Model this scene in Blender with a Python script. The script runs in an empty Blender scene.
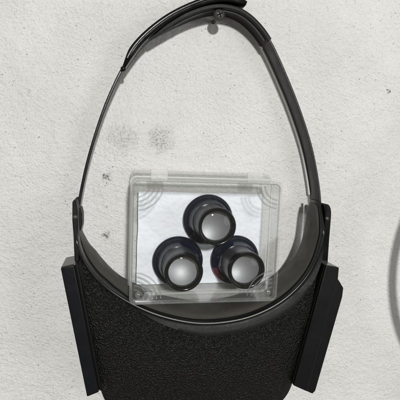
import bpy, bmesh, math, random
from mathutils import Vector, noise
random.seed(7)
scene = bpy.context.scene
COL = scene.collection

# ------------------------------------------------------------------ camera
# The wall is the plane y = 0, x to the right, z up; the camera stands D in
# front of it, turned a little right and down (as a hand-held phone would be).
D = 0.33
FPX = 425.0                       # focal length in photo pixels (400 px frame)
NX, NY = 120.0, 150.0             # where the wall's normal vanishes in the photo
pitch = math.atan((200 - NY) / FPX)
yaw = math.atan((200 - NX) / FPX * math.cos(pitch))
FWD = Vector((math.sin(yaw) * math.cos(pitch), math.cos(yaw) * math.cos(pitch), -math.sin(pitch)))
RGT = Vector((math.cos(yaw), -math.sin(yaw), 0))
UPV = RGT.cross(FWD)
cam_data = bpy.data.cameras.new('camera')
cam = bpy.data.objects.new('camera', cam_data)
COL.objects.link(cam)
cam.location = (0, -D, 0)
cam.rotation_euler = (math.pi / 2 - pitch, 0, -yaw)
cam_data.sensor_width = 36
cam_data.lens = 36 * FPX / 400
cam_data.clip_start = 0.01
cam_data.clip_end = 20
scene.camera = cam


def at(px, py, d):
    """a spot of the photo, d metres proud of the wall -> world x, z"""
    v = FWD + RGT * ((px - 200) / FPX) + UPV * ((200 - py) / FPX)
    t = (D - d) / v.y
    return Vector((v.x * t, v.z * t))


# ------------------------------------------------------------------ light
world = bpy.data.worlds.new('World')
scene.world = world
world.use_nodes = True
bg = world.node_tree.nodes['Background']
bg.inputs[0].default_value = (1.0, 0.945, 0.87, 1)
bg.inputs[1].default_value = 0.20


def lamp(name, direction, dist, size, power, colour):
    ld = bpy.data.lights.new(name, 'AREA')
    ld.shape = 'DISK'
    ld.size = size
    ld.energy = power
    ld.color = colour
    o = bpy.data.objects.new(name, ld)
    COL.objects.link(o)
    target = Vector((0.06, 0, -0.06))
    d = Vector(direction).normalized()
    o.location = target + d * dist
    o.rotation_euler = (-d).to_track_quat('-Z', 'Y').to_euler()
    return o


lamp('ceiling_lamp', (0.04, -1.0, 0.33), 2.2, 0.15, 41.5, (1.0, 0.994, 0.978))
lamp('window_lamp', (0.72, -0.9, 0.06), 1.25, 0.45, 2.5, (0.95, 0.98, 1.0))

scene.view_settings.view_transform = 'Standard'
scene.view_settings.look = 'None'
scene.view_settings.exposure = 0.0
scene.view_settings.gamma = 1.0
scene.view_settings.use_curve_mapping = False
scene.render.engine = 'CYCLES'
cy = scene.cycles
cy.use_denoising = True
cy.max_bounces = 10
cy.diffuse_bounces = 4
cy.glossy_bounces = 6
cy.transmission_bounces = 10
cy.transparent_max_bounces = 40
cy.caustics_reflective = True
cy.caustics_refractive = False
cy.sample_clamp_indirect = 4


# ------------------------------------------------------------------ materials
def new_mat(name):
    m = bpy.data.materials.new(name)
    m.use_nodes = True
    nt = m.node_tree
    return m, nt, nt.nodes['Principled BSDF'], nt.nodes['Material Output']


def plastic(name, colour, rough, bump=0.0, scale=900.0, spec=0.5, rough_var=0.0, coat=0.0):
    m, nt, b, out = new_mat(name)
    b.inputs['Base Color'].default_value = (*colour, 1)
    b.inputs['Roughness'].default_value = rough
    b.inputs['Specular IOR Level'].default_value = spec
    b.inputs['Coat Weight'].default_value = coat
    b.inputs['Coat Roughness'].default_value = 0.08
    tc = nt.nodes.new('ShaderNodeTexCoord')
    if bump:
        n = nt.nodes.new('ShaderNodeTexNoise')
        n.inputs['Scale'].default_value = scale
        n.inputs['Detail'].default_value = 3
        nt.links.new(tc.outputs['Object'], n.inputs['Vector'])
        bp = nt.nodes.new('ShaderNodeBump')
        bp.inputs['Strength'].default_value = bump
        bp.inputs['Distance'].default_value = 0.0005
        nt.links.new(n.outputs['Fac'], bp.inputs['Height'])
        nt.links.new(bp.outputs['Normal'], b.inputs['Normal'])
    if rough_var:
        n2 = nt.nodes.new('ShaderNodeTexNoise')
        n2.inputs['Scale'].default_value = 110
        n2.inputs['Detail'].default_value = 5
        nt.links.new(tc.outputs['Object'], n2.inputs['Vector'])
        mr = nt.nodes.new('ShaderNodeMapRange')
        mr.inputs[1].default_value = 0.3
        mr.inputs[2].default_value = 0.7
        mr.inputs[3].default_value = max(0.02, rough - rough_var)
        mr.inputs[4].default_value = rough + rough_var
        nt.links.new(n2.outputs['Fac'], mr.inputs[0])
        nt.links.new(mr.outputs[0], b.inputs['Roughness'])
    return m


def clear_plastic(name, tint, rough, haze, ior=1.5, scratch=0.0):
    """thin clear sheet: see-through, Fresnel gloss and a trace of milky haze"""
    m, nt, b, out = new_mat(name)
    nt.nodes.remove(b)
    tr = nt.nodes.new('ShaderNodeBsdfTransparent')
    tr.inputs[0].default_value = (*tint, 1)
    gl = nt.nodes.new('ShaderNodeBsdfGlossy')
    gl.inputs['Roughness'].default_value = rough
    df = nt.nodes.new('ShaderNodeBsdfDiffuse')
    df.inputs[0].default_value = (0.93, 0.945, 0.92, 1)
    # Schlick reflectance from the facing angle (the same for both faces of the sheet)
    fr = nt.nodes.new('ShaderNodeLayerWeight')
    fr.inputs[0].default_value = 0.5
    pw = nt.nodes.new('ShaderNodeMath')
    pw.operation = 'POWER'
    pw.inputs[1].default_value = 5.0
    nt.links.new(fr.outputs['Facing'], pw.inputs[0])
    f0 = ((ior - 1) / (ior + 1)) ** 2
    sf = nt.nodes.new('ShaderNodeMath')
    sf.operation = 'MULTIPLY_ADD'
    nt.links.new(pw.outputs[0], sf.inputs[0])
    sf.inputs[1].default_value = 1 - f0
    sf.inputs[2].default_value = f0
    m1 = nt.nodes.new('ShaderNodeMixShader')
    m2 = nt.nodes.new('ShaderNodeMixShader')
    m1.inputs[0].default_value = haze
    nt.links.new(tr.outputs[0], m1.inputs[1])
    nt.links.new(df.outputs[0], m1.inputs[2])
    nt.links.new(sf.outputs[0], m2.inputs[0])
    nt.links.new(m1.outputs[0], m2.inputs[1])
    nt.links.new(gl.outputs[0], m2.inputs[2])
    nt.links.new(m2.outputs[0], out.inputs[0])
    tc = nt.nodes.new('ShaderNodeTexCoord')
    if scratch:
        # handling scuffs: a stretched noise roughens and hazes the sheet
        mp = nt.nodes.new('ShaderNodeMapping')
        mp.inputs['Rotation'].default_value = (0, 0.6, 0)
        mp.inputs['Scale'].default_value = (1, 1, 0.5)
        nt.links.new(tc.outputs['Object'], mp.inputs['Vector'])
        n = nt.nodes.new('ShaderNodeTexNoise')
        n.inputs['Scale'].default_value = 500
        n.inputs['Detail'].default_value = 6
        nt.links.new(mp.outputs[0], n.inputs['Vector'])
        n3 = nt.nodes.new('ShaderNodeTexNoise')
        n3.inputs['Scale'].default_value = 45
        n3.inputs['Detail'].default_value = 3
        nt.links.new(tc.outputs['Object'], n3.inputs['Vector'])
        mu = nt.nodes.new('ShaderNodeMath')
        mu.operation = 'MULTIPLY'
        nt.links.new(n.outputs['Fac'], mu.inputs[0])
        nt.links.new(n3.outputs['Fac'], mu.inputs[1])
        mr = nt.nodes.new('ShaderNodeMapRange')
        mr.inputs[1].default_value = 0.26
        mr.inputs[2].default_value = 0.48
        mr.inputs[3].default_value = haze
        mr.inputs[4].default_value = haze + scratch
        nt.links.new(mu.outputs[0], mr.inputs[0])
        nt.links.new(mr.outputs[0], m1.inputs[0])
        bp = nt.nodes.new('ShaderNodeBump')
        bp.inputs['Strength'].default_value = 0.12
        bp.inputs['Distance'].default_value = 0.0006
        nt.links.new(n3.outputs['Fac'], bp.inputs['Height'])
        nt.links.new(bp.outputs[0], gl.inputs['Normal'])
        nt.links.new(bp.outputs[0], fr.inputs['Normal'])
    return m


def solid_clear(name, tint, rough):
    m, nt, b, out = new_mat(name)
    b.inputs['Base Color'].default_value = (*tint, 1)
    b.inputs['Roughness'].default_value = rough
    b.inputs['Transmission Weight'].default_value = 1.0
    b.inputs['IOR'].default_value = 1.49
    return m


def wall_material():
    m, nt, b, out = new_mat('painted_plaster')
    L = nt.links.new
    N = nt.nodes.new
    tc = N('ShaderNodeTexCoord')

    def tex(kind, scale, detail=4.0, vec=None, rough=0.55):
        n = N(kind)
        n.inputs['Scale'].default_value = scale
        if kind == 'ShaderNodeTexNoise':
            n.inputs['Detail'].default_value = detail
            n.inputs['Roughness'].default_value = rough
        L(vec or tc.outputs['Object'], n.inputs['Vector'])
        return n

    def math_(op, a, c=None, clamp=False):
        n = N('ShaderNodeMath')
        n.operation = op
        n.use_clamp = clamp
        for i, s in enumerate((a, c)):
            if s is None:
                continue
            if isinstance(s, (int, float)):
                n.inputs[i].default_value = s
            else:
                L(s, n.inputs[i])
        return n.outputs[0]

    def ramp(src, a, c, lo=0.0, hi=1.0, smooth=True):
        n = N('ShaderNodeMapRange')
        n.interpolation_type = 'SMOOTHSTEP' if smooth else 'LINEAR'
        n.inputs[1].default_value = a
        n.inputs[2].default_value = c
        n.inputs[3].default_value = lo
        n.inputs[4].default_value = hi
        L(src, n.inputs[0])
        return n.outputs[0]

    # roller stipple, finer grit, and drawn trowel streaks on part of the wall
    stip = tex('ShaderNodeTexNoise', 560, 4, rough=0.66)
    grit = tex('ShaderNodeTexNoise', 1900, 2)
    mp = N('ShaderNodeMapping')
    mp.inputs['Rotation'].default_value = (0, math.radians(28), 0)
    mp.vector_type = 'TEXTURE'
    mp.inputs['Scale'].default_value = (4.5, 1, 1)
    L(tc.outputs['Object'], mp.inputs['Vector'])
    streak = tex('ShaderNodeTexNoise', 800, 3, mp.outputs[0])
    zone = tex('ShaderNodeTexNoise', 11, 2)
    zonef = ramp(zone.outputs['Fac'], 0.44, 0.58)
    swell = tex('ShaderNodeTexNoise', 60, 2)
    # pin holes in the paint, in loose patches
    wob = N('ShaderNodeVectorMath')
    wob.operation = 'MULTIPLY_ADD'
    wn = tex('ShaderNodeTexNoise', 900, 2)
    L(wn.outputs['Color'], wob.inputs[0])
    wob.inputs[1].default_value = (0.0016, 0.0016, 0.0016)
    L(tc.outputs['Object'], wob.inputs[2])
    vor = tex('ShaderNodeTexVoronoi', 300, vec=wob.outputs[0])
    vor.inputs['Randomness'].default_value = 1.0
    pit = ramp(vor.outputs['Distance'], 0.07, 0.17, 1.0, 0.0)
    pv = tex('ShaderNodeTexNoise', 130, 2)
    pit = math_('MULTIPLY', pit, ramp(pv.outputs['Fac'], 0.53, 0.66))
    h = math_('ADD', math_('MULTIPLY', stip.outputs['Fac'], 1.0), math_('MULTIPLY', grit.outputs['Fac'], 0.35))
    h = math_('ADD', h, math_('MULTIPLY', math_('MULTIPLY', streak.outputs['Fac'], zonef), 0.8))
    h = math_('ADD', h, math_('MULTIPLY', swell.outputs['Fac'], 2.0))
    lump = tex('ShaderNodeTexNoise', 270, 3)
    h = math_('ADD', h, math_('MULTIPLY', lump.outputs['Fac'], 1.2))
    h = math_('SUBTRACT', h, math_('MULTIPLY', pit, 0.7))
    bp = N('ShaderNodeBump')
    bp.inputs['Strength'].default_value = 0.9
    bp.inputs['Distance'].default_value = 0.0014
    L(h, bp.inputs['Height'])
    L(bp.outputs[0], b.inputs['Normal'])

    blur = N('ShaderNodeVectorMath')
    blur.operation = 'MULTIPLY_ADD'
    bn = tex('ShaderNodeTexNoise', 130, 4)
    bc = N('ShaderNodeVectorMath')
    bc.operation = 'SUBTRACT'
    L(bn.outputs['Color'], bc.inputs[0])
    bc.inputs[1].default_value = (0.5, 0.5, 0.5)
    L(bc.outputs[0], blur.inputs[0])
    blur.inputs[1].default_value = (0.02, 0.0, 0.02)
    L(tc.outputs['Object'], blur.inputs[2])

    # rubbed marks: soft round smudges full of grey grit
    def spot(px, py, r, lo, hi):
        c = at(px, py, 0)
        v = N('ShaderNodeVectorMath')
        v.operation = 'DISTANCE'
        L(blur.outputs[0], v.inputs[0])
        v.inputs[1].default_value = (c.x, 0, c.y)
        s = ramp(v.outputs['Value'], r * 0.2, r, 1.0, 0.0)
        g = ramp(stip.outputs['Fac'], 0.36, 0.60, 1.0, 0.22)
        return math_('MULTIPLY', math_('MULTIPLY', s, g), hi)

    dirt_and_lows = math_('ADD', spot(160, 139, 0.0130, 0, 0.62), spot(122, 138, 0.016, 0, 0.38))
    dirt_and_lows = math_('ADD', dirt_and_lows, spot(104, 235, 0.0046, 0, 1.2))
    dirt_and_lows = math_('ADD', dirt_and_lows, spot(107, 177, 0.0046, 0, 1.3))
    dirt_and_lows = math_('ADD', dirt_and_lows, spot(387, 92, 0.0016, 0, 2.0))
    dirt_and_lows = math_('ADD', dirt_and_lows, math_('MULTIPLY', pit, 0.42))
    low = ramp(math_('ADD', stip.outputs['Fac'], math_('MULTIPLY', grit.outputs['Fac'], 0.5)), 0.56, 0.74, 0.17, 0.0)  # darker where the stipple and grit sit low
    dirt_and_lows = math_('ADD', dirt_and_lows, low, True)
    tone = tex('ShaderNodeTexNoise', 16, 3)
    cr = N('ShaderNodeMix')
    cr.data_type = 'RGBA'
    cr.inputs[6].default_value = (0.715, 0.71, 0.69, 1)
    cr.inputs[7].default_value = (0.775, 0.773, 0.758, 1)
    L(ramp(tone.outputs['Fac'], 0.3, 0.7), cr.inputs[0])
    cd = N('ShaderNodeMix')
    cd.data_type = 'RGBA'
    L(dirt_and_lows, cd.inputs[0])
    L(cr.outputs[2], cd.inputs[6])
    cd.inputs[7].default_value = (0.17, 0.165, 0.15, 1)
    L(cd.outputs[2], b.inputs['Base Color'])
    b.inputs['Roughness'].default_value = 0.55
    b.inputs['Specular IOR Level'].default_value = 0.25
    return m


def grained_black():
    """pebbled black vinyl"""
    m, nt, b, out = new_mat('grained_black_vinyl')
    L = nt.links.new
    tc = nt.nodes.new('ShaderNodeTexCoord')
    v = nt.nodes.new('ShaderNodeTexVoronoi')
    v.inputs['Scale'].default_value = 1000
    L(tc.outputs['Object'], v.inputs['Vector'])
    n = nt.nodes.new('ShaderNodeTexNoise')
    n.inputs['Scale'].default_value = 800
    n.inputs['Detail'].default_value = 4
    L(tc.outputs['Object'], n.inputs['Vector'])
    ad = nt.nodes.new('ShaderNodeMath')
    ad.operation = 'ADD'
    L(v.outputs['Distance'], ad.inputs[0])
    L(n.outputs['Fac'], ad.inputs[1])
    bp = nt.nodes.new('ShaderNodeBump')
    bp.inputs['Strength'].default_value = 1.0
    bp.inputs['Distance'].default_value = 0.0006
    L(ad.outputs[0], bp.inputs['Height'])
    L(bp.outputs[0], b.inputs['Normal'])
    b.inputs['Base Color'].default_value = (0.0048, 0.0046, 0.0044, 1)
    b.inputs['Roughness'].default_value = 0.36
    b.inputs['Specular IOR Level'].default_value = 0.18
    return m


M = {}
M['wall'] = wall_material()
M['black'] = plastic('black_moulded_plastic', (0.006, 0.006, 0.006), 0.27, 0.10, 700, spec=0.4, rough_var=0.06)
M['gloss'] = plastic('glossy_black_plastic', (0.004, 0.004, 0.004), 0.16, 0.05, 300, spec=0.25, rough_var=0.06)
M['blueblack'] = plastic('satin_blue_black_plastic', (0.0045, 0.005, 0.0064), 0.42, 0.18, 600, spec=0.2, rough_var=0.05)
M['matt'] = plastic('satin_black_cover', (0.0048, 0.0044, 0.0046), 0.44, 0.18, 600, spec=0.2, rough_var=0.05)
M['dull'] = plastic('dull_black_fitting', (0.006, 0.006, 0.006), 0.5, 0.2, 500, spec=0.2)
M['strap'] = plastic('dark_grey_strap_plastic', (0.027, 0.027, 0.026), 0.42, 0.35, 500, spec=0.35, rough_var=0.12)
M['strap_glint'] = plastic('pale_strap_glint', (0.88, 0.88, 0.84), 0.18)  # pale colour paints the glint along the strap's back edge
M['liner'] = plastic('olive_grey_foam_liner', (0.050, 0.049, 0.042), 0.55, 0.6, 800, spec=0.4, rough_var=0.12)
M['vinyl'] = grained_black()
M['bead'] = plastic('smooth_black_rim', (0.010, 0.010, 0.009), 0.5, 0.3, 600, spec=0.2, rough_var=0.1)
M['clear'] = clear_plastic('clear_polystyrene', (0.995, 0.996, 0.995), 0.03, 0.001, ior=1.36, scratch=0.010)
M['clear_wall'] = clear_plastic('clear_polystyrene_side', (0.996, 0.997, 0.992), 0.13, 0.085, scratch=0.08)
M['rib'] = clear_plastic('clear_moulded_rib', (0.88, 0.89, 0.88), 0.07, 0.06, 2.2)
M['lip'] = clear_plastic('clear_polystyrene_lip', (0.97, 0.975, 0.965), 0.12, 0.36)
M['frost'] = clear_plastic('frosted_tab', (0.95, 0.955, 0.94), 0.3, 0.15)
M['glass'] = clear_plastic('lens_glass', (0.96, 0.97, 0.97), 0.01, 0.004, 1.24)
M['navy'] = plastic('navy_black_eyecup', (0.004, 0.007, 0.018), 0.15, 0.05, 300, rough_var=0.08)
M['barrel'] = plastic('grey_anodised_barrel', (0.055, 0.057, 0.064), 0.30, 0.1, 900, rough_var=0.08)
M['inside'] = plastic('matt_black_inside', (0.02, 0.02, 0.02), 0.6)
M['screen'] = plastic('silvery_inner_lens', (0.30, 0.30, 0.31), 0.48, 0.30, 95)
M['screen'].node_tree.nodes['Principled BSDF'].inputs['Metallic'].default_value = 0.5
M['red'] = plastic('red_mark', (0.085, 0.010, 0.022), 0.4)
M['steel'] = plastic('dark_zinc_screw', (0.085, 0.082, 0.073), 0.45, 0.3, 1500, rough_var=0.1)
M['steel'].node_tree.nodes['Principled BSDF'].inputs['Metallic'].default_value = 0.6
M['dish'] = plastic('white_enamel', (0.7, 0.7, 0.68), 0.35)
M['edge'] = plastic('painted_rim_highlight', (0.22, 0.22, 0.205), 0.3, 0.5, 260, rough_var=0.15)  # lighter grey paints the lit line along the visor rim
M['arm'] = plastic('satin_black_arm', (0.007, 0.007, 0.007), 0.22, 0.08, 700, spec=0.6)
M['slot'] = plastic('dark_screw_recess', (0.010, 0.010, 0.009), 0.9, spec=0.0)  # near-black cross set on the head in place of a cut recess


def foam():
    m, nt, b, out = new_mat('white_foam_sheet')
    L = nt.links.new
    tc = nt.nodes.new('ShaderNodeTexCoord')
    v = nt.nodes.new('ShaderNodeTexVoronoi')
    v.feature = 'SMOOTH_F1'
    v.inputs['Scale'].default_value = 330
    L(tc.outputs['Object'], v.inputs['Vector'])
    n = nt.nodes.new('ShaderNodeTexNoise')
    n.inputs['Scale'].default_value = 160
    n.inputs['Detail'].default_value = 3
    L(tc.outputs['Object'], n.inputs['Vector'])
    ad = nt.nodes.new('ShaderNodeMath')
    ad.operation = 'SUBTRACT'
    L(n.outputs['Fac'], ad.inputs[0])
    L(v.outputs['Distance'], ad.inputs[1])
    bp = nt.nodes.new('ShaderNodeBump')
    bp.inputs['Strength'].default_value = 0.55
    bp.inputs['Distance'].default_value = 0.001
    L(ad.outputs[0], bp.inputs['Height'])
    L(bp.outputs[0], b.inputs['Normal'])
    b.inputs['Base Color'].default_value = (0.80, 0.825, 0.87, 1)
    b.inputs['Roughness'].default_value = 0.7
    return m


M['foam'] = foam()


# ------------------------------------------------------------------ helpers
def link(name, mesh, mat, parent=None, smooth=True, bevel=0.0, seg=2, angle=40):
    mesh.materials.append(mat)
    o = bpy.data.objects.new(name, mesh)
    COL.objects.link(o)
    o.parent = parent
    for p in mesh.polygons:
        p.use_smooth = smooth
    if bevel:
        bv = o.modifiers.new('edges', 'BEVEL')
        bv.width = bevel
        bv.segments = seg
        bv.limit_method = 'ANGLE'
        bv.angle_limit = math.radians(angle)
        bv.harden_normals = False
    if smooth:
        mesh.set_sharp_from_angle(angle=math.radians(50))
    return o


def mesh_from(verts, faces, name='shape'):
    me = bpy.data.meshes.new(name)
    me.from_pydata([tuple(v) for v in verts], [], faces)
    bm = bmesh.new()
    bm.from_mesh(me)
    bmesh.ops.recalc_face_normals(bm, faces=bm.faces)
    bm.to_mesh(me)
    bm.free()
    return me


def thing(name, label, cat, loc, group=None):
    o = bpy.data.objects.new(name, None)
    COL.objects.link(o)
    o.empty_display_size = 0.01
    o.location = loc
    o['label'] = label
    o['category'] = cat
    if group:
        o['group'] = group
    return o


def tag(o, label, cat):
    o['label'] = label
    o['category'] = cat


def curve(pts, n):
    """Catmull-Rom through 2-D points, n samples evenly spaced"""
    P = [pts[0] * 2 - pts[1]] + list(pts) + [pts[-1] * 2 - pts[-2]]
    dense = []
    for i in range(1, len(P) - 2):
        for k in range(24):
            t = k / 24
            a, b, c, e = P[i - 1], P[i], P[i + 1], P[i + 2]
            dense.append(0.5 * ((2 * b) + (c - a) * t + (2 * a - 5 * b + 4 * c - e) * t * t + (3 * b - a - 3 * c + e) * t ** 3))
    dense.append(P[-2])
    cum = [0]
    for i in range(1, len(dense)):
        cum.append(cum[-1] + (dense[i] - dense[i - 1]).length)
    out = []
    j = 0
    for k in range(n):
        s = cum[-1] * k / (n - 1)
        while j < len(cum) - 2 and cum[j + 1] < s:
            j += 1
        f = (s - cum[j]) / max(1e-9, cum[j + 1] - cum[j])
        out.append(dense[j].lerp(dense[j + 1], min(1, f)))
    return out


def normals(path):
    out = []
    for i in range(len(path)):
        t = (path[min(i + 1, len(path) - 1)] - path[max(i - 1, 0)]).normalized()
        out.append(Vector((-t.y, t.x)))
    return out


def sweep(path, profile, origin, mod=None):
    """profile: closed loop of (n, d): n along the path's left normal, d out from the wall.
    mod(s, n, d) may change a profile point along the path (s 0..1)."""
    nr = normals(path)
    verts, faces = [], []
    m = len(profile)
    for i, (p, q) in enumerate(zip(path, nr)):
        s = i / (len(path) - 1)
        for (n, d) in profile:
            if mod:
                n, d = mod(s, n, d)
            w = p + q * n
            verts.append((w.x - origin[0], -d - origin[1], w.y - origin[2]))
    for i in range(len(path) - 1):
        for k in range(m):
            a, b = i * m + k, i * m + (k + 1) % m
            faces.append((a, b, b + m, a + m))
    faces.append(tuple(range(m)))
    faces.append(tuple(range((len(path) - 1) * m, len(path) * m)))
    return mesh_from(verts, faces)


def box_profile(n0, n1, d0, d1, r=0.0004):
    r = min(r, abs(n1 - n0) / 2.2, abs(d1 - d0) / 2.2)
    k = r * 0.3
    return [(n0 + r, d0), (n1 - r, d0), (n1 - k, d0 + k), (n1, d0 + r), (n1, d1 - r), (n1 - k, d1 - k),
            (n1 - r, d1), (n0 + r, d1), (n0 + k, d1 - k), (n0, d1 - r), (n0, d0 + r), (n0 + k, d0 + k)]


def prism(poly, d0, d1, origin):
    """2-D outline (world x, z), stood out of the wall from d0 to d1"""
    m = len(poly)
    verts = [(p.x - origin[0], -d0 - origin[1], p.y - origin[2]) for p in poly]
    verts += [(p.x - origin[0], -d1 - origin[1], p.y - origin[2]) for p in poly]
    faces = [tuple(range(m)), tuple(range(m, 2 * m))]
    for k in range(m):
        faces.append((k, (k + 1) % m, m + (k + 1) % m, m + k))
    return mesh_from(verts, faces)


def lathe(profile, seg=64, close=False):
    """profile of (radius, out) turned round the y axis; out points to the viewer (-y)"""
    verts, faces = [], []
    m = len(profile)
    for i in range(seg):
        a = 2 * math.pi * i / seg
        for (r, w) in profile:
            verts.append((r * math.cos(a), -w, r * math.sin(a)))
    for i in range(seg):
        j = (i + 1) % seg
        for k in range(m if close else m - 1):
            k2 = (k + 1) % m
            faces.append((i * m + k, j * m + k, j * m + k2, i * m + k2))
    me = mesh_from(verts, faces)
    bm = bmesh.new()
    bm.from_mesh(me)
    bmesh.ops.remove_doubles(bm, verts=bm.verts, dist=1e-6)
    bmesh.ops.recalc_face_normals(bm, faces=bm.faces)
    bm.to_mesh(me)
    bm.free()
    return me


def pix(pts, d):
    return [at(x, y, d) for x, y in pts]


# ------------------------------------------------------------------ wall
wall_me = mesh_from([(-0.9, 0, -0.9), (1.1, 0, -0.9), (1.1, 0, 0.9), (-0.9, 0, 0.9)], [(0, 1, 2, 3)])
wall = link('wall', wall_me, M['wall'], smooth=False)
wall['kind'] = 'structure'

# ------------------------------------------------------------------ screw
sc_xy = at(219.8, 14.0, 0.0205)
so = (sc_xy.x, 0, sc_xy.y)
screw = thing('wall_screw', 'small dark cross-head screw in the wall holding up the black headband', 'screw', so)
head_r = 0.0044
hd = [(0, 0.0208), (0.0010, 0.02075), (0.0022, 0.0204), (0.0034, 0.0197), (0.0041, 0.0189), (head_r, 0.0182),
      (0.0043, 0.0179), (0.0014, 0.0179)]
head = link('head', lathe(hd, 40), M['steel'], screw)
link('shank', lathe([(0.0014, 0.0183), (0.0014, 0.0), (0, 0.0)], 20), M['steel'], screw)
a_ = 0.42
cross = []
for k in range(4):
    b_ = a_ + k * math.pi / 2
    for ang, r in ((b_ - 0.16, 0.0022), (b_ + 0.16, 0.0022), (b_ + math.pi / 4, 0.0006)):
        cross.append(Vector((r * math.cos(ang), r * math.sin(ang))))
link('cross_recess', prism(cross, 0.0195, 0.02095, (0, 0, 0)), M['slot'], head, smooth=False)

# ------------------------------------------------------------------ headband magnifier
base = at(200, 323, 0.03)
HO = (base.x, 0.0, base.y)
visor = thing('headband_magnifier', 'black headband magnifier hanging from the screw, its visor hanging below the band',
              'magnifier', HO)

# rear straps: the plain strap slides inside the thicker black sleeve
DS = 0.0115
right_path = curve(pix([(149, 42), (165, 30), (185, 18.5), (205, 11.5), (222, 10.2), (239, 15), (254, 27), (267, 45),
                        (281, 75), (295, 110), (307, 148), (314, 185), (316.5, 215)], DS), 120)
tgt = at(266.5, 44, DS)
seam = min(range(120), key=lambda i: (right_path[i] - tgt).length)
strap_r = link('strap', sweep(right_path[seam:], box_profile(-0.0010, 0.0007, 0.003, 0.0205), HO), M['strap'], visor)


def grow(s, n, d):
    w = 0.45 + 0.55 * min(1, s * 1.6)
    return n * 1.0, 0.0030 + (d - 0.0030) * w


link('strap_glint_bead', sweep(right_path[seam + 1:112], box_profile(-0.0024, -0.0009, 0.0032, 0.0052, 0.0006), HO, grow), M['strap_glint'], strap_r)  # thin strip carrying the painted strap glint


def tail(s, n, d):
    k = min(1, 0.06 + s * 3.2)
    return n * min(1, 0.3 + s * 5), 0.016 + (d - 0.016) * k


tongue = link('strap_tongue', sweep(right_path[:seam + 1], box_profile(-0.0016, 0.0013, 0.0022, 0.0213), HO, tail), M['dull'], visor)
link('tongue_rib', sweep(right_path[10:seam], box_profile(-0.0021, -0.0015, 0.0135, 0.0180), HO), M['black'], tongue)

sleeve_pts = [(123.5, 69), (133, 51), (148, 35), (169, 19.5), (194, 7.5), (214, 2.2), (230, 2.5), (243, 7)]
sleeve_path = curve(pix(sleeve_pts, DS), 70)


def taper(s, n, d):
    k = min(1, 0.45 + s * 5) * min(1, 0.5 + (1 - s) * 9)
    return n * k, 0.0115 + (d - 0.0115) * min(1, 0.8 + s * 3)


sleeve = link('strap_sleeve', sweep(sleeve_path, box_profile(-0.0030, 0.0022, 0.002, 0.0215, 0.0010), HO, taper), M['gloss'], visor)
link('sleeve_ridge', sweep(sleeve_path[4:66], box_profile(-0.0006, 0.0010, 0.0208, 0.0224, 0.0004), HO), M['black'], sleeve)
left_path = curve(pix([(125, 66), (117, 81), (106, 106), (96, 135), (88, 163), (82.5, 188), (79.5, 206), (79, 222)], DS), 60)
strap_l = link('strap', sweep(left_path, box_profile(-0.0011, 0.0010, 0.004, 0.0185), HO), M['black'], visor)
stud = at(123.2, 68.5, 0.021)
so_me = lathe([(0, 0.0022), (0.0012, 0.0020), (0.0018, 0.0012), (0.0019, 0.0), (0, 0)], 24)
st = link('stud', so_me, M['gloss'], sleeve)
st.location = (stud.x - HO[0], -0.0195, stud.y - HO[2])

# front band: outer shell, foam liner inside, smooth bead below the rim
DB0, DB1 = 0.005, 0.042
rim_px = [(75.5, 210), (77, 236), (84, 258), (98, 278), (118, 294.3), (143, 308), (170, 317.3), (200, 322.2), (230, 320.3),
          (256, 313.5), (281, 300.5), (301, 282.5), (314, 262), (321.5, 238), (324.6, 214), (324.8, 203)]
rim = curve(pix(rim_px, DB1), 140)           # runs left to right; left normal points up (inwards)


def shell_mod(s, n, d):
    e = min(s, 1 - s)
    k = min(1, 0.45 + e * 7)
    if s > 0.68 and d < 0.02:
        d += 0.006 * min(1, (s - 0.68) / 0.17)
    return n, 0.022 + (d - 0.022) * k


shell = link('band_shell', sweep(rim, box_profile(-0.0022, 0.0, DB0, DB1, 0.0007), HO, shell_mod), M['black'], visor)
liner_prof = [(0.0003, 0.008), (0.0018, 0.0062), (0.0036, 0.0068), (0.0046, 0.010), (0.0049, 0.016), (0.0049, 0.026),
              (0.0046, 0.032), (0.0038, 0.0358), (0.0022, 0.0375), (0.0003, 0.037)]


def liner_mod(s, n, d):
    e = min(s, 1 - s)
    k = min(1, 0.30 + 1.0 * math.sqrt(e * 6))
    wob = 0.00035 * math.sin(s * 47) + 0.0003 * math.sin(s * 19 + 1)
    if s < 0.30:                                   # the pad sits back from the rim near the left lug
        f = min(1, (0.30 - s) / 0.10)
        if d > 0.024:
            d -= 0.0085 * f
        k2 = min(1, max(0.0, s - 0.055) * 14)
        n = n * k2
    if s > 0.66:
        f = min(1, (s - 0.66) / 0.17)
        n *= 1 - 0.30 * f
        if d < 0.02:
            d += 0.009 * f
    return n * k + (wob if n > 0.001 else 0), 0.021 + (d - 0.021) * k


link('foam_liner', sweep(rim[2:-1], liner_prof, HO, liner_mod), M['liner'], visor)


def bead_mod(s, n, d):
    e = min(s, 1 - s)
    k = min(1, 0.05 + e * 3.0)
    return -0.0022 + (n + 0.0022) * k, d - 0.0035 * (1 - min(1, e * 6)) ** 2


link('brow_bead', sweep(rim[40:-12], [(-0.0022, 0.0350), (-0.0022, 0.0410), (-0.0026, 0.0416), (-0.0040, 0.0420), (-0.0070, 0.0427),
                                      (-0.0098, 0.0432), (-0.0104, 0.0429), (-0.0106, 0.0350)], HO, bead_mod), M['bead'], visor)

link('rim_highlight', sweep(rim[22:-20], box_profile(-0.0012, -0.0004, 0.0412, 0.0425, 0.0003), HO, lambda q, n, d: (-0.0008 + (n + 0.0008) * min(1, 0.05 + min(q, 1 - q) * 3.5), d - 0.0006 * (1 - min(1, min(q, 1 - q) * 3)))), M['edge'], shell)  # highlight on the rim, put in as a paler strip

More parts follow.
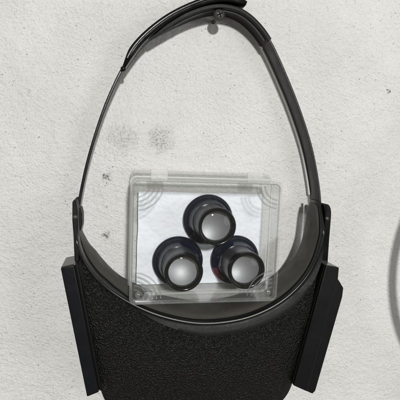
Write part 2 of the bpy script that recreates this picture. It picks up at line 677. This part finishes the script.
# visor panel: pebbled sheet from below the rim to the bottom edge, gently bulged
bottom_px = [(95, 370), (99.5, 389), (105, 403), (114, 411), (132, 415), (165, 416.5), (200, 417), (240, 416), (266, 413), (281, 405.5),
             (289.5, 396), (294.5, 384), (298, 370)]
bottom = curve(pix(bottom_px, 0.043), 97)
top = curve(pix([(80, 258), (86, 263)] + [(x - 1.2, y + 2.6) for x, y in rim_px[3:5]] + [(x, y + 3) for x, y in rim_px[5:12]] + [(313, 266), (322, 256)], DB1), 97)
rows = 22
pv, pf = [], []
for side in (0, 1):
    for i in range(97):
        for j in range(rows + 1):
            t = j / rows
            p = top[i].lerp(bottom[i], t)
            u = abs(i / 48 - 1)
            d = 0.0398 + 0.0052 * math.sin(math.pi * t) * (1 - 0.55 * u * u) + 0.0006 * noise.noise((p.x * 40, p.y * 40, 3))
            pv.append((p.x - HO[0], -(d - side * 0.002), p.y - HO[2]))
S = 97 * (rows + 1)
for i in range(96):
    for j in range(rows):
        a = i * (rows + 1) + j
        q = (a, a + 1, a + rows + 2, a + rows + 1)
        pf.append(q)
        pf.append(tuple(x + S for x in q))
rimloop = [(i * (rows + 1), (i + 1) * (rows + 1)) for i in range(96)] + [(i * (rows + 1) + rows, (i + 1) * (rows + 1) + rows) for i in range(96)]
rimloop += [(j, j + 1) for j in range(rows)] + [(96 * (rows + 1) + j, 96 * (rows + 1) + j + 1) for j in range(rows)]
for a, b in rimloop:
    pf.append((a, b, b + S, a + S))
panel = link('visor_panel', mesh_from(pv, pf), M['vinyl'], visor)
panel['label'] = 'pebbled black visor panel'

# side arms of the visor
left_front = pix([(60.5, 268), (77.5, 264.3), (102, 391), (87, 397)], 0.048)
arm_l = link('side_arm', prism(left_front, 0.020, 0.0455, HO), M['arm'], visor, bevel=0.0005, angle=25)
c = sum(left_front, Vector((0, 0))) / 4
cap_poly = [left_front[0], left_front[0].lerp(left_front[1], 0.80), left_front[3].lerp(left_front[2], 0.80), left_front[3]]
strip_poly = [left_front[0].lerp(left_front[1], 0.835), left_front[1], left_front[2], left_front[3].lerp(left_front[2], 0.835)]
link('inner_strip', prism(strip_poly, 0.0457, 0.0472, HO), M['matt'], arm_l, bevel=0.0005, angle=25)
link('front_cover', prism(cap_poly, 0.0458, 0.0482, HO), M['blueblack'], arm_l, bevel=0.0008, seg=3, angle=25)
right_front = pix([(326.2, 265.5), (339, 267.6), (338, 279), (307, 391.5), (293.5, 385.5)], 0.048)
arm_r = link('side_arm', prism(right_front, 0.020, 0.0456, HO), M['arm'], visor, bevel=0.0005, angle=25)
link('front_cover', prism(right_front, 0.0459, 0.0482, HO), M['matt'], arm_r, bevel=0.0005, angle=25)
flange = pix([(329, 276), (338.5, 279.5), (343.6, 288), (342.5, 297), (315.5, 391), (312.5, 394), (306, 391)], 0.0435)
link('outer_flange', prism(flange, 0.028, 0.0435, HO), M['matt'], arm_r, bevel=0.0006, angle=25)

# pivot lugs where the straps meet the front band
lug_r = pix([(325.2, 206), (326.4, 204.4), (328, 204.2), (329.8, 205.6), (331, 208.4), (331.5, 212), (331.4, 217), (331, 222), (329.5, 240), (327.8, 266), (318, 268), (323.5, 238), (325, 220)], 0.037)
lr = link('pivot_lug', prism(lug_r, 0.014, 0.037, HO), M['gloss'], visor, bevel=0.0008, angle=25)
lug_l = pix([(72.3, 202), (74, 199.8), (76, 201), (77.6, 212), (78, 232), (79.5, 262), (74.6, 262), (73.4, 236), (72.2, 220)], 0.037)
ll = link('pivot_lug', prism(lug_l, 0.014, 0.037, HO), M['dull'], visor, bevel=0.0006, angle=25)
clip = pix([(76.5, 209), (80.5, 208.5), (82, 214), (82.2, 224), (80.5, 231), (77.5, 231)], 0.024)
link('strap_clip', prism(clip, 0.008, 0.024, HO), M['dull'], visor, bevel=0.0006, angle=25)
riv = lathe([(0, 0.0011), (0.0008, 0.0010), (0.0014, 0.0005), (0.0016, 0.0), (0, 0)], 24)
for (x, y), par in (((327, 218.5), lr), ((75.2, 217), ll)):
    p = at(x, y, 0.037)
    o = link('rivet', riv.copy() if par is ll else riv, M['steel'], par)
    if len(o.data.materials) > 1:
        o.data.materials.pop()
    o.location = (p.x - HO[0], -0.037, p.y - HO[2])

# ------------------------------------------------------------------ clear box
BD0, BD1 = 0.0035, 0.0455
corners = [at(129.5, 176.5, BD1), at(283, 184, BD1), at(277, 303, BD1), at(131, 303, BD1)]
ctr = sum(corners, Vector((0, 0))) / 4
BW = ((corners[1] - corners[0]).length + (corners[2] - corners[3]).length) / 2
BH = ((corners[3] - corners[0]).length + (corners[2] - corners[1]).length) / 2
top_v = corners[1] - corners[0]
roll = math.radians(2.3)
case = thing('clear_box', 'clear hinged plastic box wedged in the headband loop, holding three eye loupes', 'box', (ctr.x, -BD0, ctr.y))
case.rotation_euler = (0, roll, 0)


def rrect(w, h, r, n=6):
    out = []
    for cx, cz, a0 in ((w / 2 - r, h / 2 - r, 0), (-w / 2 + r, h / 2 - r, 90), (-w / 2 + r, -h / 2 + r, 180), (w / 2 - r, -h / 2 + r, 270)):
        for k in range(n + 1):
            a = math.radians(a0 + 90 * k / n)
            out.append((cx + r * math.cos(a), cz + r * math.sin(a)))
    return out


def frame_mesh(w, h, r, t, w0, w1):
    """four walls: a rounded rectangular tube of wall thickness t from w0 to w1"""
    A, B = rrect(w, h, r), rrect(w - 2 * t, h - 2 * t, max(0.0004, r - t))
    m = len(A)
    vs = [(x, -w0, z) for x, z in A] + [(x, -w1, z) for x, z in A] + [(x, -w0, z) for x, z in B] + [(x, -w1, z) for x, z in B]
    fs = []
    for k in range(m):
        j = (k + 1) % m
        fs += [(k, j, m + j, m + k), (2 * m + k, 2 * m + j, 3 * m + j, 3 * m + k), (k, j, 2 * m + j, 2 * m + k), (m + k, m + j, 3 * m + j, 3 * m + k)]
    return mesh_from(vs, fs)


def sheet_mesh(w, h, r, w0, w1):
    A = rrect(w, h, r)
    m = len(A)
    vs = [(x, -w0, z) for x, z in A] + [(x, -w1, z) for x, z in A]
    fs = [tuple(range(m)), tuple(range(m, 2 * m))] + [(k, (k + 1) % m, m + (k + 1) % m, m + k) for k in range(m)]
    return mesh_from(vs, fs)


DEP = BD1 - BD0
T = 0.0016
tray = link('tray', frame_mesh(BW - 0.0008, BH + 0.0036, 0.0035, T, 0.0, 0.0188), M['clear_wall'], case, bevel=0.0003)
tray.location.z = 0.0022
link('back_panel', sheet_mesh(BW - 0.0010 - 2 * T, BH + 0.0034 - 2 * T, 0.0015, 0.0002, 0.0016), M['clear'], tray)
lid = link('lid', frame_mesh(BW, BH, 0.0045, T, 0.0205, DEP), M['clear_wall'], case, bevel=0.0004)
link('front_panel', sheet_mesh(BW - 0.0002 - 2 * T, BH - 0.0002 - 2 * T, 0.003, DEP - 0.0017, DEP - 0.0003), M['clear'], lid)
link('lid_lip', frame_mesh(BW + 0.0012, BH + 0.0012, 0.005, 0.0018, 0.0190, 0.0212), M['lip'], lid, bevel=0.0003)
link('front_edge', frame_mesh(BW - 0.0028, BH - 0.0028, 0.004, 0.0007, DEP - 0.0029, DEP - 0.0018), M['rib'], lid)


def arc_mesh(cx, cz, r, a0, a1, w, rad):
    vs, fs = [], []
    n, m = 14, 6
    for i in range(n + 1):
        a = a0 + (a1 - a0) * i / n
        for k in range(m):
            b = 2 * math.pi * k / m
            rr = r + rad * math.cos(b)
            vs.append((cx + rr * math.cos(a), -(w + rad * 0.8 * math.sin(b)), cz + rr * math.sin(a)))
    for i in range(n):
        for k in range(m):
            a, b = i * m + k, i * m + (k + 1) % m
            fs.append((a, b, b + m, a + m))
    fs += [tuple(range(m)), tuple(range(n * m, n * m + m))]
    return mesh_from(vs, fs)


hw, hh = BW / 2 - 0.0025, BH / 2 - 0.0025
for sx, sz, a0 in ((-1, 1, 270), (1, 1, 180), (1, -1, 90), (-1, -1, 0)):
    for k, r in enumerate((0.0075, 0.0105, 0.0135, 0.0165, 0.0195)):
        if sz > 0 and k == 0:
            continue
        if sz > 0 and k == 4 and sx > 0:
            continue
        a, b = math.radians(a0 + 4), math.radians(a0 + 86)
        link('corner_rib', arc_mesh(sx * hw, sz * hh, r, a, b, DEP - 0.0021, 0.00055), M['rib'], lid)
    if sz < 0:
        rb = link('corner_boss', lathe([(0, 0.0008), (0.0014, 0.0007), (0.0021, 0.0), (0.0021, -0.0012), (0, -0.0012)], 24), M['rib'], lid)
        rb.location = (sx * (hw - 0.0035), -(DEP - 0.0020), sz * (hh - 0.0035))

# hinge tabs on the upper edge
ca, sa = math.cos(roll), math.sin(roll)
for x0, x1, ya, yb in ((150.5, 168, 168.5, 179), (246, 262.5, 173, 186)):
    p = at((x0 + x1) / 2, (ya + yb) / 2, 0.022) - ctr
    u, v = p.x * ca - p.y * sa, p.x * sa + p.y * ca
    tab = link('hinge_tab', sheet_mesh(0.0125, 0.0085, 0.0012, 0.0, 0.0026), M['frost'], case, bevel=0.0004)
    tab.location = (u, -0.0190, BH / 2 + 0.0012)
    link('hinge_pin', sheet_mesh(0.0036, 0.0036, 0.0017, 0.0027, 0.0034), M['clear_wall'], tab)

# ------------------------------------------------------------------ white foam sheet in the box
f0, f1, f2, f3 = at(134, 188.5, 0.0085), at(263, 193, 0.0085), at(262.5, 286, 0.0085), at(134, 285, 0.0085)
fc = (f0 + f1 + f2 + f3) / 4
fw, fh = 0.0990, 0.0720
fv, ff = [], []
nx, nz = 70, 50
for side in (0, 1):
    for i in range(nx + 1):
        for j in range(nz + 1):
            x, z = (i / nx - 0.5) * fw, (j / nz - 0.5) * fh
            b = 0.0004 * noise.noise((x * 140, z * 140, 1.7)) + 0.0005 * noise.noise((x * 45, z * 45, 5))
            e = 0.0005 * noise.noise((x * 60, z * 60, 9))
            fv.append((x + e, -(0.0022 + 1.4 * b) if side == 0 else 0.0, z + e))
S2 = (nx + 1) * (nz + 1)
for i in range(nx):
    for j in range(nz):
        a = i * (nz + 1) + j
        q = (a, a + 1, a + nz + 2, a + nz + 1)
        ff += [q, tuple(x + S2 for x in q)]
edge = [(i * (nz + 1), (i + 1) * (nz + 1)) for i in range(nx)] + [(i * (nz + 1) + nz, (i + 1) * (nz + 1) + nz) for i in range(nx)]
edge += [(j, j + 1) for j in range(nz)] + [(nx * (nz + 1) + j, nx * (nz + 1) + j + 1) for j in range(nz)]
ff += [(a, b, b + S2, a + S2) for a, b in edge]
fo = link('foam_sheet', mesh_from(fv, ff), M['foam'])
fo.location = (fc.x + 0.0008, -(BD0 + 0.0019), fc.y)
fo.rotation_euler = (0, roll, 0)
tag(fo, 'bluish white bumpy foam sheet lining the back of the clear box', 'foam sheet')

# ------------------------------------------------------------------ three eye loupes
LB = BD0 + 0.0050          # the loupes' back, on the foam
LL = 0.0340                # their length


def make_loupe(name, label, px, py, tilt):
    c = at(px, py, LB + LL)
    t = thing(name, label, 'loupe', (c.x, -LB, c.y), 'eye loupes in the clear box')
    cup = [(0.0120, 0.0), (0.0188, 0.0), (0.0196, 0.0006), (0.0198, 0.0016), (0.0194, 0.0026), (0.0184, 0.0034),
           (0.0166, 0.0046), (0.0152, 0.0064), (0.0143, 0.0088), (0.0139, 0.0104), (0.0120, 0.0106)]
    cp = link('eyecup', lathe(cup, 72, True), M['navy'], t)
    link('eyecup_groove', lathe([(0.0174, 0.0046), (0.0179, 0.0044), (0.0181, 0.0038), (0.0176, 0.0036)], 72, True), M['black'], cp)
    br = link('barrel', lathe([(0.0120, 0.0102), (0.0136, 0.0102), (0.0137, 0.0110), (0.0133, LL - 0.005), (0.0120, LL - 0.005)], 72, True), M['barrel'], t)
    link('front_ring', lathe([(0.0110, LL - 0.0052), (0.0136, LL - 0.0052), (0.0139, LL - 0.0044), (0.0139, LL - 0.0012), (0.0134, LL - 0.0001),
                              (0.0124, LL), (0.0116, LL - 0.0005), (0.0109, LL - 0.0014), (0.0106, LL - 0.0030)], 72, True), M['gloss'], t)
    link('inner_tube', lathe([(0.0113, 0.004), (0.0113, LL - 0.0045)], 64), M['inside'], br)
    lens = [(r_ * 0.0108, LL - 0.0024 + 0.0017 * (1 - r_ ** 2)) for r_ in (0, 0.2, 0.4, 0.6, 0.8, 0.92, 1.0)]
    link('lens', lathe(lens, 64), M['glass'], t)
    inner = [(r_ * 0.0112, LL - 0.0085 - (math.sqrt(0.026 ** 2 - (r_ * 0.0112) ** 2) - math.sqrt(0.026 ** 2 - 0.0112 ** 2))) for r_ in (0, 0.15, 0.3, 0.45, 0.6, 0.75, 0.88, 1.0)]
    il = link('inner_lens', lathe([(a, b - LL + 0.0085) for a, b in inner], 64), M['screen'], t)
    il.location = (0, -(LL - 0.0085), 0)
    il.rotation_euler = (math.radians(tilt[0]), 0, math.radians(tilt[1]))
    il.rotation_euler.rotate_axis('Y', tilt[1] * 1.3)
    return t


make_loupe('eye_loupe', 'dark eye loupe in the clear box resting on top of the other two', 217.5, 227, (1, -19))
make_loupe('eye_loupe', 'dark eye loupe with plain navy eyecup, lower of the pile, without any red mark', 184, 273, (-13, -5))
lp = make_loupe('eye_loupe', 'dark eye loupe with a red mark on its eyecup, low in the clear box', 247, 271, (-8, -22))
arc = []
vs, fs = [], []
for i in range(13):
    a = math.radians(196 + 40 * i / 12)
    for r, w in ((0.0163, 0.0060), (0.0194, 0.0042)):
        vs.append((r * math.cos(a), -w, r * math.sin(a)))
    for r, w in ((0.0160, 0.0046), (0.0193, 0.0023)):
        vs.append((r * math.cos(a), -w, r * math.sin(a)))
for i in range(12):
    a = i * 4
    fs += [(a, a + 1, a + 5, a + 4), (a + 2, a + 3, a + 7, a + 6), (a, a + 2, a + 6, a + 4), (a + 1, a + 3, a + 7, a + 5)]
fs += [(0, 1, 3, 2), (48, 49, 51, 50)]
link('red_mark', mesh_from(vs, fs), M['red'], lp)

# ------------------------------------------------------------------ unseen hoop, added past the frame to cast a soft shadow
dc = at(592, 262, 0.060)
hoop = thing('unseen_shadow_hoop', 'unseen round dark hoop added to cast a soft shadow beside the headband', 'hoop', (dc.x, 0, dc.y))
R_ = (dc - at(442, 262, 0.060)).length
unseen_ring = [(R_ + 0.0042 * math.cos(2 * math.pi * k / 10), 0.060 + 0.0042 * math.sin(2 * math.pi * k / 10)) for k in range(10)]
link('unseen_ring', lathe(unseen_ring, 96, True), M['black'], hoop)
hk = link('unseen_hook', lathe([(0, 0.0), (0.002, 0.0), (0.002, 0.065), (0.004, 0.0652), (0.004, 0.067), (0, 0.067)], 24), M['steel'], hoop)
hk.location = (0, 0, R_ - 0.0063)
